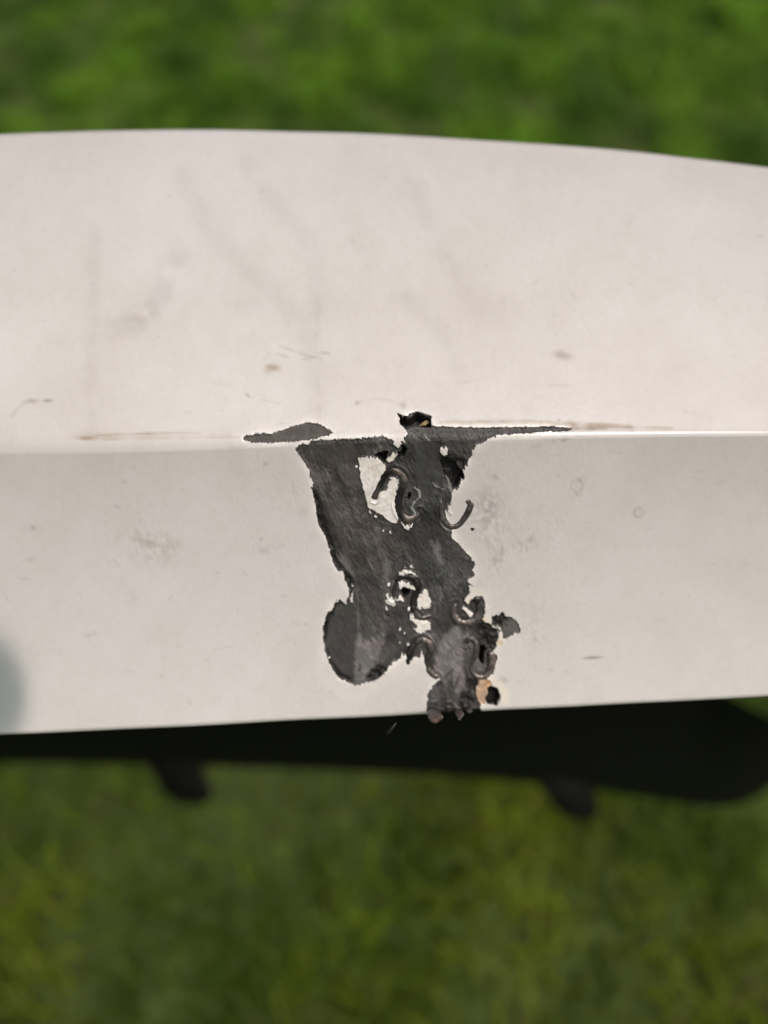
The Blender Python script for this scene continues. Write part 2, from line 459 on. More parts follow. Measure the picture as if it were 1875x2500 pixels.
# ---- height in mm
depth_map = np.interp(XX, [700, 800, 1000, 1200], [0.16, 0.14, 0.2, 0.22])
tex = hair * 0.012 + hair2 * 0.012 + fft_noise(shape, 1.2) * 0.006
smoothm = np.zeros(shape)
tone = np.full(shape, 77.0) + big * 6 + mid * 6 + longm * 6 + fft_noise(shape, 60, 3.0, R_(72)) * 2.5
cool = blur(in_poly(XX + wob * 4, YY + mid * 4, [(955, 1060), (1040, 1060), (1090, 1180), (1080, 1330), (1150, 1400), (1140, 1480), (1080, 1500), (1010, 1330), (965, 1180)]).astype(float), 9)
left_c = blur(in_poly(XX + wob * 4, YY + mid * 4, [(730, 1090), (880, 1085), (870, 1150), (905, 1250), (960, 1330), (930, 1400), (850, 1400), (780, 1250)]).astype(float), 12)
dark_top = blur(in_poly(XX + wob * 3, YY + wob * 2, [(735, 1075), (930, 1070), (930, 1096), (880, 1090), (760, 1100)]).astype(float), 5)
tone += -9 * cool + 4 * left_c - 14 * dark_top
tone = np.where(LAB == 2, 82 + mid * 3, tone)
tone = np.where(LAB == 3, 84 + mid * 3, tone)
for p, lev in SMOOTH:
    lev = lev * 1.16
    m = blur(in_poly(XX + hair * 2.5, YY + hair * 3, p).astype(float), 1.8)
    smoothm = np.maximum(smoothm, m)
    tone = tone * (1 - m) + (lev + hair * 2.0 + mid * 3) * m
rough_tex = (1 - 0.65 * smoothm) * np.where(LAB == 2, .3, 1)
tone = tone * (1 - blackm) + (26 + mid * 4) * blackm
gain = np.clip(1 + .35 * longm + .25 * big, .4, 1.9)
tone += (hair * 5 + hair2 * 6.5 + grain * 4) * gain * rough_tex * (1 - .4 * blackm)
tone -= 22 * np.exp(-((stap - 11.5) / 2.6) ** 2) * (LAB == 1) * np.clip(.6 + .5 * mid, 0, 1)  # shadow beside each wire painted into the plastic tone
H = -(1 - pm) * depth_map + (1 - pm) * (tex * rough_tex * 1.1 + mid * .016 + big * .03 + fft_noise(shape, 4) * .010 * (1 + 5 * blackm))
H -= blackm * (1 - pm) * 0.16
for pts, hw, lev, hh in STREAKS:
    ln = spline(pts, 10)
    d = dist_line(XX, YY, ln, 16)
    hwv = hw * (1 + .3 * hair)
    m = np.exp(-(d / np.maximum(hwv, .8)) ** 2 * 1.2)
    H += hh * m
    tone = tone * (1 - m * .85) + lev * m * .85
# plastic squeezed up beside the wires
H += 0.16 * np.exp(-((stap - 13) / 3.2) ** 2) * (0.5 + 0.5 * np.tanh(mid)) * (LAB != 0)
tone += 14 * np.exp(-((stap - 12.5) / 2.2) ** 2) * (LAB == 1) * (mid > 0)  # highlight along those ridges, painted into the tone
H += pm * wob2 * 0.004 + (LAB == 20) * (mid * .012 + .03 + wob2 * .005)
edge = pm * (1 - pm) * 4
H += edge * 0.06 * (1 + .6 * wob)
H -= holem * np.interp(YY, [1000, 1100, 1800], [2.2, 1.6, 2.2])
H += fillm * (0.15 + mid * .12 + wob * .08)
tone = np.where(tone < 125, tone * .87, tone)
tone = np.clip(tone, 14, 210)
lin = np.where(tone / 255 <= 0.04045, tone / 255 / 12.92, ((tone / 255 + 0.055) / 1.055) ** 2.4)
hue = fft_noise(shape, 5)[..., None] * np.array([.03, -.012, .02]) + (cool * .05)[..., None] * np.array([-1, .3, .6]) + (left_c * .04)[..., None] * np.array([1, 0, -1])
BASE = lin[..., None] * (np.array([1.015, 0.99, 0.975]) + hue)
BASE[LAB == 2] *= np.array([1.03, 1.0, .93])
BASE[LAB == 10] = np.array([.012, .011, .011])
ft = np.clip((1640 + 30 - YY) / 40 + .4 * mid, 0, 1)[..., None] * np.clip((XX - 1178) / 14, 0, 1)[..., None]
fc = srgb(182, 158, 134) * (1 - ft) + srgb(168, 134, 78) * ft
fc = fc * (1 + .10 * wob2[..., None] + .12 * mid[..., None])
BASE = np.where((LAB == 11)[..., None], fc, BASE)

# ---- paint colour: one raster over the whole visible panel at 2 px
PX0, PY0 = -60, 260
pshape = (800, 1000)
PY, PX = np.mgrid[0:pshape[0], 0:pshape[1]].astype(float)
PX = PX * 2 + PX0
PY = PY * 2 + PY0
PAINT_C = np.array([0.640, 0.640, 0.628])
grime = fft_noise(pshape, 26) * .012 + fft_noise(pshape, 8) * .009 + fft_noise(pshape, 2.0) * .009 + fft_noise(pshape, .9) * .009 + fft_noise(pshape, 60) * .014
PCOL = PAINT_C * (1 + grime[..., None] * np.array([.9, 1, 1.15]))
n_s = fft_noise(pshape, 2.2)
n_m = fft_noise(pshape, 6)
n_f = fft_noise(pshape, 2.4, .8, R_(65))


def stain(mask, colour, amount):
    global PCOL
    m = np.clip(mask, 0, 1)[..., None] * amount
    PCOL = PCOL * (1 - m) + np.asarray(colour) * m


def blob(x, y, rx, ry, soft=1.0, ang=0, mott=0.0):
    c, s = math.cos(ang), math.sin(ang)
    dx, dy = PX - x, PY - y
    a, b = (dx * c + dy * s) / rx, (-dx * s + dy * c) / ry
    r = np.sqrt(a * a + b * b) + n_m * .12
    m = 1 / (1 + np.exp((r - 1) * 4 / soft))
    if mott:
        m = m * np.clip(.5 + .4 * mott * (n_s + n_m * .5 + n_f), 0, 1.4)
    return m


def lines(pts, hw, mott=.3):
    d = dist_line(PX, PY, spline(pts, 8), 80)
    return np.exp(-(d / hw) ** 2) * np.clip(1 + mott * n_m, 0, 2)


GREY, TAN, OLIVE, BROWN = srgb(128, 122, 118), srgb(150, 124, 88), srgb(128, 122, 100), srgb(112, 84, 66)
# long soft grey streaks on the top face
stain(lines([(450, 430), (480, 500), (520, 580), (600, 650), (680, 730), (745, 810), (772, 890), (778, 1000)], 27), GREY, 0.105)
stain(lines([(600, 400), (640, 455), (690, 520), (760, 600), (775, 760)], 22), GREY, 0.099)
stain(lines([(1010, 460), (1050, 545), (1095, 630), (1135, 700)], 25), GREY, 0.099)
stain(lines([(1000, 730), (1060, 790), (1100, 850), (1112, 900)], 25), GREY, 0.112)
stain(blob(1170, 755, 48, 30, 2), GREY, .14)
stain(blob(600, 745, 36, 26, 2), GREY, .12)
stain(lines([(285, 800), (340, 775), (390, 720), (440, 650)], 32, .6), GREY, 0.149)
stain(blob(340, 775, 45, 20, 1.5, -.5, .5), GREY, .2)
stain(lines([(232, 560), (226, 800), (222, 1050)], 17), GREY, 0.099)
stain(lines([(776, 700), (775, 820), (778, 1040)], 6, 1), GREY, .07)
stain(lines([(860, 560), (950, 680), (1000, 720)], 29), GREY, 0.050)
stain(lines([(440, 780), (520, 690), (600, 670)], 21), GREY, 0.050)
stain(blob(820, 740, 60, 40, 2.5), GREY, .05)
# spots
stain(blob(664, 896, 16, 8, .8, .15), TAN, .62)
stain(blob(655, 905, 10, 8, 1.2), TAN, .3)
for t in range(3):
    stain(blob(1362 + 10 * t, 862 + 5 * t, 10 + 3 * t, 7, 1.2), GREY, .28)
stain(blob(118, 978, 11, 4, 1), OLIVE, .6)
stain(blob(78, 979, 15, 5, 1.2, 0, .4), OLIVE, .5)
stain(lines([(28, 1015), (50, 990), (75, 978)], 5), OLIVE, .25)
stain(blob(605, 965, 7, 3, 1, .6), GREY, .5)
for x, y, rx, a in ((742, 865, 20, .3), (765, 872, 12, 0), (792, 862, 10, 0), (700, 850, 22, .4), (800, 864, 8, .2), (745, 877, 9, 0), (690, 868, 14, .3)):
    stain(blob(x, y, rx, 2.2, 1.2, a), GREY, .3)
stain(lines([(870, 985), (905, 976), (945, 977), (985, 992)], 3), OLIVE, .16)
stain(blob(872, 985, 5, 5), OLIVE, .35)
stain(blob(985, 990, 6, 8, 1.4), OLIVE, .35)
stain(lines([(1040, 945), (1100, 940), (1180, 925)], 3, 1), GREY, .14)
stain(lines([(1310, 940), (1400, 942)], 3, 1), GREY, .2)
stain(blob(1680, 1005, 40, 8, 1.5, .3, .5), OLIVE, .16)
# brown lines along the crease
stain(blob(214, 1070, 24, 4, .9), srgb(140, 108, 66), .7)
stain(blob(225, 1063, 36, 7, 1.8), TAN, .28)
stain(lines([(235, 1064), (300, 1060), (380, 1058)], 2.4, .4), TAN, .5)
stain(lines([(360, 1058), (430, 1057), (490, 1057)], 2.2, .4), TAN, .36)
stain(lines([(250, 1071), (350, 1070), (450, 1070)], 2.0, .5), TAN, .4)
stain(lines([(440, 1070), (520, 1068), (590, 1066)], 1.8, .5), TAN, .25)
stain(lines([(260, 1066), (400, 1064), (560, 1062)], 5), TAN, .13)
TAUPE = srgb(150, 136, 118)
stain(lines([(1370, 1045), (1400, 1046), (1450, 1047)], 3.0, .3), srgb(104, 88, 74), .7)
stain(lines([(1400, 1043), (1470, 1043)], 5.0, .3), srgb(128, 112, 96), .5)
stain(lines([(1075, 1033), (1240, 1030), (1330, 1032), (1400, 1035)], 5, .4), TAUPE, .75)
stain(lines([(1390, 1036), (1440, 1038), (1500, 1041), (1540, 1043)], 6, .4), TAUPE, .75)
stain(lines([(1385, 1047), (1430, 1045), (1480, 1044)], 4.5, .4), TAUPE, .6)
stain(lines([(1530, 1043), (1580, 1044), (1640, 1045)], 3.6, .4), TAUPE, .5)
stain(lines([(1230, 1066), (1320, 1060), (1400, 1053)], 2.4, .8), TAUPE, .4)
# lower face
stain(blob(365, 1325, 62, 42, 1.6, .2, .9), OLIVE, .17)
stain(lines([(335, 1300), (345, 1320), (400, 1335), (428, 1335)], 7, 1), OLIVE, .22)
stain(blob(425, 1330, 14, 12, 1.4), OLIVE, .16)
stain(blob(370, 1360, 50, 25, 2, 0, .7), GREY, .1)
stain(blob(350, 1240, 60, 40, 2.5, 0, .5), GREY, .08)
stain(blob(325, 1462, 18, 14, 2), GREY, .12)
stain(lines([(636, 1343), (655, 1346), (690, 1330)], 5, .8), GREY, .2)
stain(blob(664, 1335, 32, 16, 1.5, 0, .8), GREY, .1)
ringd = np.abs(np.hypot(PX - 1560, PY - 1252) - 11)
stain(np.exp(-(ringd / 4) ** 2) * np.clip(.7 - (PX - 1560) * .02, 0, 1), GREY, .4)
ringd = np.abs(np.hypot(PX - 1408, PY - 1186) - 14)
stain(np.exp(-(ringd / 4) ** 2) * np.clip(.5 + (PX - 1400) * .01, 0, 1), GREY, .3)
stain(blob(1446, 1606, 20, 3, .9, -.05), GREY, .7)
stain(blob(1192, 1272, 30, 48, 2.0, 0, 1.4), GREY, .3)
stain(blob(1190, 1230, 22, 30, 1.8, 0, .9), GREY, .28)
stain(blob(1282, 1325, 20, 22, 1.6, 0, 1.2), GREY, .3)
stain(blob(1225, 1345, 4, 14, 1.2, .1), GREY, .4)
stain(blob(1210, 1375, 22, 20, 1.6, 0, 1.2), GREY, .3)
stain(blob(1310, 1535, 9, 34, 1.8, 0, .6), GREY, .26)
stain(blob(1300, 1535, 22, 50, 2, 0, .6), GREY, .12)
stain(blob(1270, 1330, 130, 130, 3, 0, .25), GREY, .06)
stain(blob(1230, 1661, 9, 6, 1.2, .5), GREY, .4)
for x, y, r, a in ((1308, 1089, 7, .5), (1338, 1075, 8, .4), (1378, 1073, 8, .55), (1352, 1077, 5, .35), (1364, 1110, 4, .35), (1364, 1160, 5, .3), (1418, 1171, 9, .4), (1412, 1207, 7, .4),
                   (1543, 1056, 6, .7), (1600, 1059, 4, .4), (1650, 1060, 4, .35), (1764, 1081, 8, .5), (1364, 1025, 4, .7), (1208, 1164, 12, .25), (1261, 1267, 5, .4), (1240, 1290, 5, .3),
                   (1820, 1380, 9, .16), (1410, 1305, 12, .1), (1345, 1636, 7, .3), (1382, 1640, 7, .35), (1352, 1668, 5, .2), (75, 1288, 11, .5), (220, 1550, 12, .35),
                   (648, 1133, 6, .45), (638, 1316, 4, .5), (530, 1399, 5, .4), (285, 1236, 7, .35), (300, 1175, 7, .3), (325, 1140, 6, .2), (805, 1690, 7, .35), (76, 1366, 10, .25),
                   (275, 1375, 14, .25), (1620, 1515, 14, .1), (1210, 1050, 3, .4), (1170, 1425, 7, .3), (1185, 1432, 6, .25)):
    stain(blob(x, y, r, r * .55, 1, rng.uniform(-.6, .6), .4), GREY * .75, a)
for _ in range(170):
    x, y = rng.uniform(0, 1870), rng.uniform(420, 1730)
    r = rng.uniform(1.6, 4.5)
    stain(blob(x, y, r * rng.uniform(1, 2.6), r * .7, 1.2, rng.uniform(-1, 1)), GREY, rng.uniform(.05, .22))
for _ in range(46):   # fine hair scratches
    x, y = rng.uniform(0, 1870), rng.uniform(650, 1700)
    a, L = rng.uniform(.9, 1.9) if rng.random() < .5 else rng.uniform(-.3, .3), rng.uniform(12, 55)
    stain(lines([(x, y), (x + L * math.cos(a), y + L * math.sin(a))], 1.4, .5), GREY, rng.uniform(.06, .2))
# sanded feather round the patch: cleaner and whiter
sm = np.zeros(pshape)
big_mask = in_poly(PX, PY, MAIN) | in_poly(PX, PY, PATCH_LONG)
sm = np.clip(blur(big_mask.astype(float), 6) * 2.3, 0, 1)
stain(sm * np.clip(.62 + .26 * n_m + .14 * n_f, .1, 1), (.88, .87, .845), .9)
for pts, a in ((z8([(1240, 420), (1350, 470), (1450, 600), (1480, 760)]), .8), (z7([(480, 300), (620, 170), (760, 110)]), .7), (z7([(900, 620), (900, 720), (960, 760)]), .6), (z7([(1180, 880), (1160, 1100), (1090, 1220)]), .6)):
    stain(lines(pts, 11, .2), (.76, .735, .62), a)
stain(lines(z7([(790, 690), (840, 720)]), 5, .3), srgb(190, 150, 70), .6)
stain(lines(z7([(1150, 1150), (1190, 1160)]), 5, .3), srgb(190, 165, 110), .6)
ring = lines([(790, 1560), (795, 1660), (870, 1700), (960, 1650), (1010, 1640)], 14, .2)
stain(ring, (.735, .725, .685), .4)
for d in range(5):    # faint sanding lines left of the patch
    x = 715 + d * 11
    stain(lines([(x, 1180 + 20 * d), (x + 24, 1330 + 14 * d)], 2.0, .8), GREY, .18)
# soft-edged blue-grey patch at the left edge of the lower face
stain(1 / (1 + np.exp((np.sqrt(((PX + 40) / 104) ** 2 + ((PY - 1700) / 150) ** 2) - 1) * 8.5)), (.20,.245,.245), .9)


# ------------------------------------------------------------------ panel surface (camera space, mm)
def ext(xs, coef, lo=0.0, hi=1875.0):
    """polynomial inside the frame, straight on outside it"""
    p = np.poly1d(coef)
    dp = p.deriv()
    c = np.clip(xs, lo, hi)
    return p(c) + dp(c) * (xs - c)


CK = np.polyfit([0, 250, 550, 750, 950, 1200, 1500, 1875], [1069, 1070, 1070, 1069, 1067, 1062, 1057, 1056], 3)
CT = np.polyfit([0, 550, 1000, 1400, 1875], [318, 306, 318, 350, 398], 2)

CT[2] -= 24        # the rolled edge hides the very top
CB = np.polyfit([0, 300, 678, 1040, 1356, 1865], [1790, 1777, 1761, 1738, 1722, 1699], 2)
CB[2] += 11
cols_a = np.unique(np.concatenate([np.linspace(-5200, -40, 60), np.arange(-40, 560, 4.0), np.arange(560, 1440, 1.7), np.arange(1440, 1916, 4.0), np.linspace(1916, 7000, 60)]))
A = cols_a[None, :]
off = ((A - 937) / 1000.0)
K = pix(A, ext(A, CK), 94 + 0.5 * np.minimum(np.abs(off), 1.2) ** 2 + 3.0 * np.maximum(np.abs(off) - 1.2, 0))
T = pix(A, ext(A, CT), 122 + 1.0 * np.minimum(np.abs(off), 1.2) ** 2 + 3.0 * np.maximum(np.abs(off) - 1.2, 0))
B = pix(A, ext(A, CB), 106 + 0.5 * np.minimum(np.abs(off), 1.2) ** 2 + 3.0 * np.maximum(np.abs(off) - 1.2, 0))
e1, e2 = unit(T - K), unit(B - K)
tan = unit(np.gradient(K, axis=1))
n1, n2 = unit(np.cross(e1, tan)), unit(np.cross(e2, tan))
n1 *= np.sign(-n1[..., 2:3])
n2 *= np.sign(-n2[..., 2:3])
L1, L2 = np.linalg.norm(T - K, axis=-1, keepdims=True), np.linalg.norm(B - K, axis=-1, keepdims=True)
fil = np.interp(A, [-500, 0, 500, 800, 1300, 1875], [2.4, 2.1, 1.5, 0.9, 0.6, 0.5])[..., None]   # crease fillet in mm
RT, RB = 5.0, 1.0
rows, kinds = [], []


def add_row(p, k):
    rows.append(np.broadcast_to(p, K.shape)[0])
    kinds.append(k)


bulge = 4.6
Tend = T - e1 * RT
for d in (9.0, 5.0):
    add_row(Tend + RT * (math.sin(2.0) * e1 - (1 - math.cos(2.0)) * n1) - n1 * d * .9 - e1 * d * .4, 'flange')
for ph in np.linspace(2.0, 0.0, 16)[:-1]:
    add_row(Tend + RT * (math.sin(ph) * e1 - (1 - math.cos(ph)) * n1), 'face')
tt = np.linspace(0, 1, 4000)                       # choose rows evenly in picture height at the middle column
mc = np.argmin(np.abs(cols_a - 937))
prof = Tend[0, mc] + (K[0, mc] + e1[0, mc] * fil[0, mc] - Tend[0, mc]) * tt[:, None]
yv = project(prof)[1]
ys = np.concatenate([np.arange(yv[0], 975, 4.0), np.arange(975, yv[-1], 1.9)])
for s in np.interp(ys, yv, tt):
    p = Tend + (K + e1 * fil - Tend) * s + n1 * bulge * 4 * s * (1 - s) * .5
    add_row(p, 'face')
for s in np.linspace(0, 1, 15)[:-1]:
    add_row((1 - s) ** 2 * (K + e1 * fil) + 2 * s * (1 - s) * K + s * s * (K + e2 * fil), 'face')
Bend = B - e2 * RB
prof = K[0, mc] + e2[0, mc] * fil[0, mc] + (Bend[0, mc] - K[0, mc] - e2[0, mc] * fil[0, mc]) * tt[:, None]
yv = project(prof)[1]
for s in np.interp(np.arange(yv[0], yv[-1], 1.9), yv, tt):
    p = K + e2 * fil
    add_row(p + (Bend - p) * s - n2 * 1.8 * 4 * s * (1 - s), 'face')
for ph in np.linspace(0, 1.7, 9):
    add_row(Bend + RB * (math.sin(ph) * e2 - (1 - math.cos(ph)) * n2), 'face')
for ph in np.linspace(1.9, 3.1, 4):
    add_row(Bend + RB * (math.sin(ph) * e2 - (1 - math.cos(ph)) * n2), 'inner')
for s in (.12, .3, .5, .7, .9):
    add_row(Bend - 2 * n2 + (K - Bend) * s - n2 * 2.4 * 4 * s * (1 - s), 'inner')
for s in (.1, .5, .93):
    add_row(K - 2.2 * n1 - e2 * .5 + (Tend - K) * s, 'inner')
G = np.stack(rows)                                  # rows x cols x 3
kinds = np.array(kinds)
NR, NC = G.shape[:2]
du = np.gradient(G, axis=1)
dv = np.gradient(G, axis=0)
NRM = unit(np.cross(du, dv))
if NRM[40, mc, 2] > 0:
    NRM = -NRM
GX, GY = project(G)
isface = (kinds == 'face')[:, None]
Hs = np.where(isface, bil(H, GX - RX0, GY - RY0), 0)
# very slight waviness of the moulded panel
Hs = Hs + np.where(isface, bil(fft_noise(pshape, 45) * .035 + fft_noise(pshape, 16) * .006, (GX - PX0) / 2, (GY - PY0) / 2), 0)
GD = G + NRM * Hs[..., None]
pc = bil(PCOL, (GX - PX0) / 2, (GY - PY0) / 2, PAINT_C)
bc = bil(BASE, GX - RX0, GY - RY0, PAINT_C)
inr = (GX > RX0) & (GX < RX1 - 2) & (GY > RY0) & (GY < RY1 - 2) & isface
ix = np.clip(np.round(GX - RX0).astype(int), 0, shape[1] - 1)
iy = np.clip(np.round(GY - RY0).astype(int), 0, shape[0] - 1)
VL = np.where(inr, LAB[iy, ix], 0)
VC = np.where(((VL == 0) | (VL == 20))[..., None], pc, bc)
isl_c = np.array([.80, .795, .76])
VC = np.where((VL == 20)[..., None], isl_c * (1 + .06 * bil(wob2, GX - RX0, GY - RY0)[..., None]), VC)
VC = np.where((kinds == 'inner')[:, None, None], np.array([.02, .02, .02]), VC)
# faces
fi, fj = np.meshgrid(np.arange(NR - 1), np.arange(NC - 1), indexing='ij')
quad = np.stack([fi * NC + fj, (fi + 1) * NC + fj, (fi + 1) * NC + fj + 1, fi * NC + fj + 1], -1).reshape(-1, 4)
fcx = ((GX[:-1, :-1] + GX[1:, 1:]) / 2).ravel()
fcy = ((GY[:-1, :-1] + GY[1:, 1:]) / 2).ravel()
finr = (inr[:-1, :-1] & inr[1:, 1:]).ravel()
FL = np.where(finr, LAB[np.clip(np.round(fcy - RY0).astype(int), 0, shape[0] - 1), np.clip(np.round(fcx - RX0).astype(int), 0, shape[1] - 1)], 0)
inner_row = np.repeat((kinds[1:] == 'inner')[:, None], NC - 1, 1).ravel()
FL[inner_row] = 30
WV = to_world(GD).reshape(-1, 3)
VCf = VC.reshape(-1, 3)

bumper = bpy.data.objects.new('car_bumper', None)
col.objects.link(bumper)
bumper.location = to_world(K[0, mc] - n1[0, mc] * 20)
bpy.context.view_layer.update()
tag(bumper, 'white car bumper, its cracked middle sanded to black plastic and stitched with wire staples', 'car bumper')


def sub(name, sel, mat, colours=None):
    q = quad[sel]
    if not len(q):
        return None
    u, inv = np.unique(q, return_inverse=True)
    return new_mesh(name, WV[u], inv.reshape(-1, 4), mat, bumper, VCf[u] if colours is None else np.broadcast_to(colours, (len(u), 3)))


def solid(cvals, k):
    """vertex colours for one label only, so paint does not bleed into plastic"""
    return cvals


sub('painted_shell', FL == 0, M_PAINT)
sub('inner_shell', FL == 30, M_BLACK)
# plastic parts take their colours straight from the plastic raster
VCb = bc.reshape(-1, 3)


def sub2(name, sel, mat, vc):
    q = quad[sel]
    u, inv = np.unique(q, return_inverse=True)
    return new_mesh(name, WV[u], inv.reshape(-1, 4), mat, bumper, vc[u])


BASE_P = np.where(((LAB == 0) | (LAB == 20))[..., None], (lin * .9)[..., None] * np.array([1.04, .99, .96]), BASE)
VCp = bil(BASE_P, GX - RX0, GY - RY0, 0.05).reshape(-1, 3)
sub2('bare_plastic', FL == 1, M_PLASTIC, VCp)['label'] = 'large torn patch of bare black plastic running from the crease to the lower edge'
sub2('bare_plastic', FL == 2, M_PLASTIC, VCp)['label'] = 'long thin bare patch lying along the crease'
sub2('bare_plastic', FL == 3, M_PLASTIC, VCp)['label'] = 'small hooked bare patch right of the lower staples'
sub2('filler', FL == 11, M_FILLER, VCp)['label'] = 'lump of tan and orange filler beside the lower hole'
# each open hole on its own
hx = [np.mean(np.array(p), 0) for p in HOLES] + [np.array([CX, CY])]
fh = FL == 10
near = np.argmin(np.stack([(fcx[fh] - c[0]) ** 2 + (fcy[fh] - c[1]) ** 2 for c in hx]), 0)
idx = np.nonzero(fh)[0]
for k in range(len(hx)):
    s = np.zeros(len(FL), bool)
    s[idx[near == k]] = True
    if s.any():
        sub2('hole', s, M_PLASTIC, np.full_like(VCp, .011))
ic = [np.mean(np.array(p), 0) for p in ISLANDS]
fs = FL == 20
inside = [in_poly(fcx[fs], fcy[fs], np.array(p) + (np.array(p) - np.mean(np.array(p), 0)) * .04) for p in ISLANDS]
owner = np.full(fs.sum(), -1)
for k, m in enumerate(inside):
    owner[(owner < 0) & m] = k
loose = np.nonzero(owner < 0)[0]
fx_, fy_ = fcx[fs], fcy[fs]
dd = np.stack([(fx_[loose] - d[0]) ** 2 + (fy_[loose] - d[1]) ** 2 for d in DOTS])
own2 = np.argmin(dd, 0)
owner[loose] = len(ISLANDS) + own2
far = np.sqrt(dd.min(0)) > 9
owner[loose[far]] = np.argmin(np.stack([(fx_[loose[far]] - c[0]) ** 2 + (fy_[loose[far]] - c[1]) ** 2 for c in ic]), 0)
idx = np.nonzero(fs)[0]
VCi = (isl_c * (1 + .07 * bil(wob2, GX - RX0, GY - RY0)[..., None] + .05 * bil(mid, GX - RX0, GY - RY0)[..., None] * np.array([.5, .6, .9]))).reshape(-1, 3)
for k in range(len(ISLANDS) + len(DOTS)):
    s = np.zeros(len(FL), bool)
    s[idx[owner == k]] = True
    if s.any():
        sub2('paint_flake', s, M_PAINT, VCi)

# ------------------------------------------------------------------ staples and small lumps on the panel
flatX, flatY = GX[isface[:, 0]], GY[isface[:, 0]]
Gf, Nf = G[isface[:, 0]], NRM[isface[:, 0]]
Hf = Hs[isface[:, 0]]


def on_panel(px, py):
    d = (flatX - px) ** 2 + (flatY - py) ** 2
    i = np.unravel_index(np.argmin(d), d.shape)
    n = Nf[i]
    ray = pix(px, py, 1.0)
    t = np.dot(Gf[i], n) / np.dot(ray, n)
    return ray * t, n, Hf[i]


def tube(name, path, nrm, rad, tones, mat, parent, seg=12, flat=1.0, lumpy=0.0):
    """path (n,3) camera mm, nrm (n,3) up direction, rad (n,), tones (n,3)"""
    n = len(path)
    tg = unit(np.gradient(path, axis=0))
    sd_ = unit(np.cross(tg, nrm))
    up = unit(np.cross(sd_, tg))
    th = np.linspace(0, 2 * math.pi, seg, endpoint=False)
    nz = fft_noise((max(n, 8), seg), 1.1)[:n]
    ring = path[:, None] + rad[:, None, None] * (1 + lumpy * nz)[..., None] * (np.cos(th)[None, :, None] * sd_[:, None] + flat * np.sin(th)[None, :, None] * up[:, None])
    # rounded ends
    caps0 = path[0] - tg[0] * rad[0] * .6
    caps1 = path[-1] + tg[-1] * rad[-1] * .6
    v = np.vstack([ring.reshape(-1, 3), caps0, caps1])
    i, j = np.meshgrid(np.arange(n - 1), np.arange(seg), indexing='ij')
    q = np.stack([i * seg + j, i * seg + (j + 1) % seg, (i + 1) * seg + (j + 1) % seg, (i + 1) * seg + j], -1).reshape(-1, 4)
    k = np.arange(seg)
    t0 = np.stack([np.full(seg, n * seg), (k + 1) % seg, k], -1)
    t1 = np.stack([np.full(seg, n * seg + 1), (n - 1) * seg + k, (n - 1) * seg + (k + 1) % seg], -1)
    ct = np.clip(np.repeat(tones[:, None], seg, 1) * (1 + (.12 + lumpy) * nz)[..., None], .006, 1).reshape(-1, 3)
    c = np.vstack([ct, tones[0], tones[-1]])
    return new_mesh(name, to_world(v), [q, np.vstack([t0, t1])], mat, parent, c)


for s in STAPLES:
    ln = spline(s['pts'], 7)
    seglen = np.concatenate([[0], np.cumsum(np.hypot(*np.diff(ln, axis=0).T))])
    u = seglen / seglen[-1]
    pts, nn = [], []
    lf = np.interp(u, *zip(*s['lift']))
    for (x, y), l_ in zip(ln, lf):
        p, n, h = on_panel(x, y)
        pts.append(p + n * (-0.30 + l_ * .9))
        nn.append(n)
    pts, nn = np.array(pts), np.array(nn)
    kk = rng.standard_normal(len(u))
    kk = np.convolve(kk, [.25, .5, .25], 'same')
    slow = np.interp(u, np.linspace(0, 1, 9), rng.uniform(.8, 1.22, 9))
    rad = 0.44 * slow * (1 + .05 * kk)
    tv = np.interp(u, *zip(*s['tone'])) + kk * 8
    warm = np.clip((tv - 60) / 60, 0, 1)[:, None]
    tl = np.where(tv / 255 < .04, tv / 255 / 12.92, ((tv / 255 + .055) / 1.055) ** 2.4)[:, None]
    tones = tl * (np.array([1.0, 0.97, 0.95]) * (1 - warm) + np.array([1.10, .98, .89]) * warm)
    tube('wire_staple', pts, nn, rad, tones, M_METAL, bumper, 14, .62, .06)


def lump(name, pts, rads, tones, mat, lift=0.0, flat=.8, lumpy=.08):
    ln = spline(pts, 9)
    u = np.linspace(0, 1, len(ln))
    P, N_ = [], []
    for k, (x, y) in enumerate(ln):
        p, n, h = on_panel(x, y)
        P.append(p + n * lift)
        N_.append(n)
    r = np.interp(u, np.linspace(0, 1, len(rads)), rads)
    r = r * (1 + .10 * np.convolve(rng.standard_normal(len(r)), [.3, .4, .3], 'same'))
    t = np.stack([np.interp(u, np.linspace(0, 1, len(tones)), [srgb(*c)[i] for c in tones]) for i in range(3)], -1)
    return tube(name, np.array(P), np.array(N_), r, t, mat, bumper, 16, flat, lumpy)


lump('filler', zc([(1030, 350), (1110, 315), (1180, 280), (1235, 262)]), [.12, .25, .25, .1], [(90, 76, 58), (160, 140, 108), (150, 128, 96), (80, 66, 48)], M_FILLER, -.9)['label'] = 'sliver of tan filler in the upper hole'
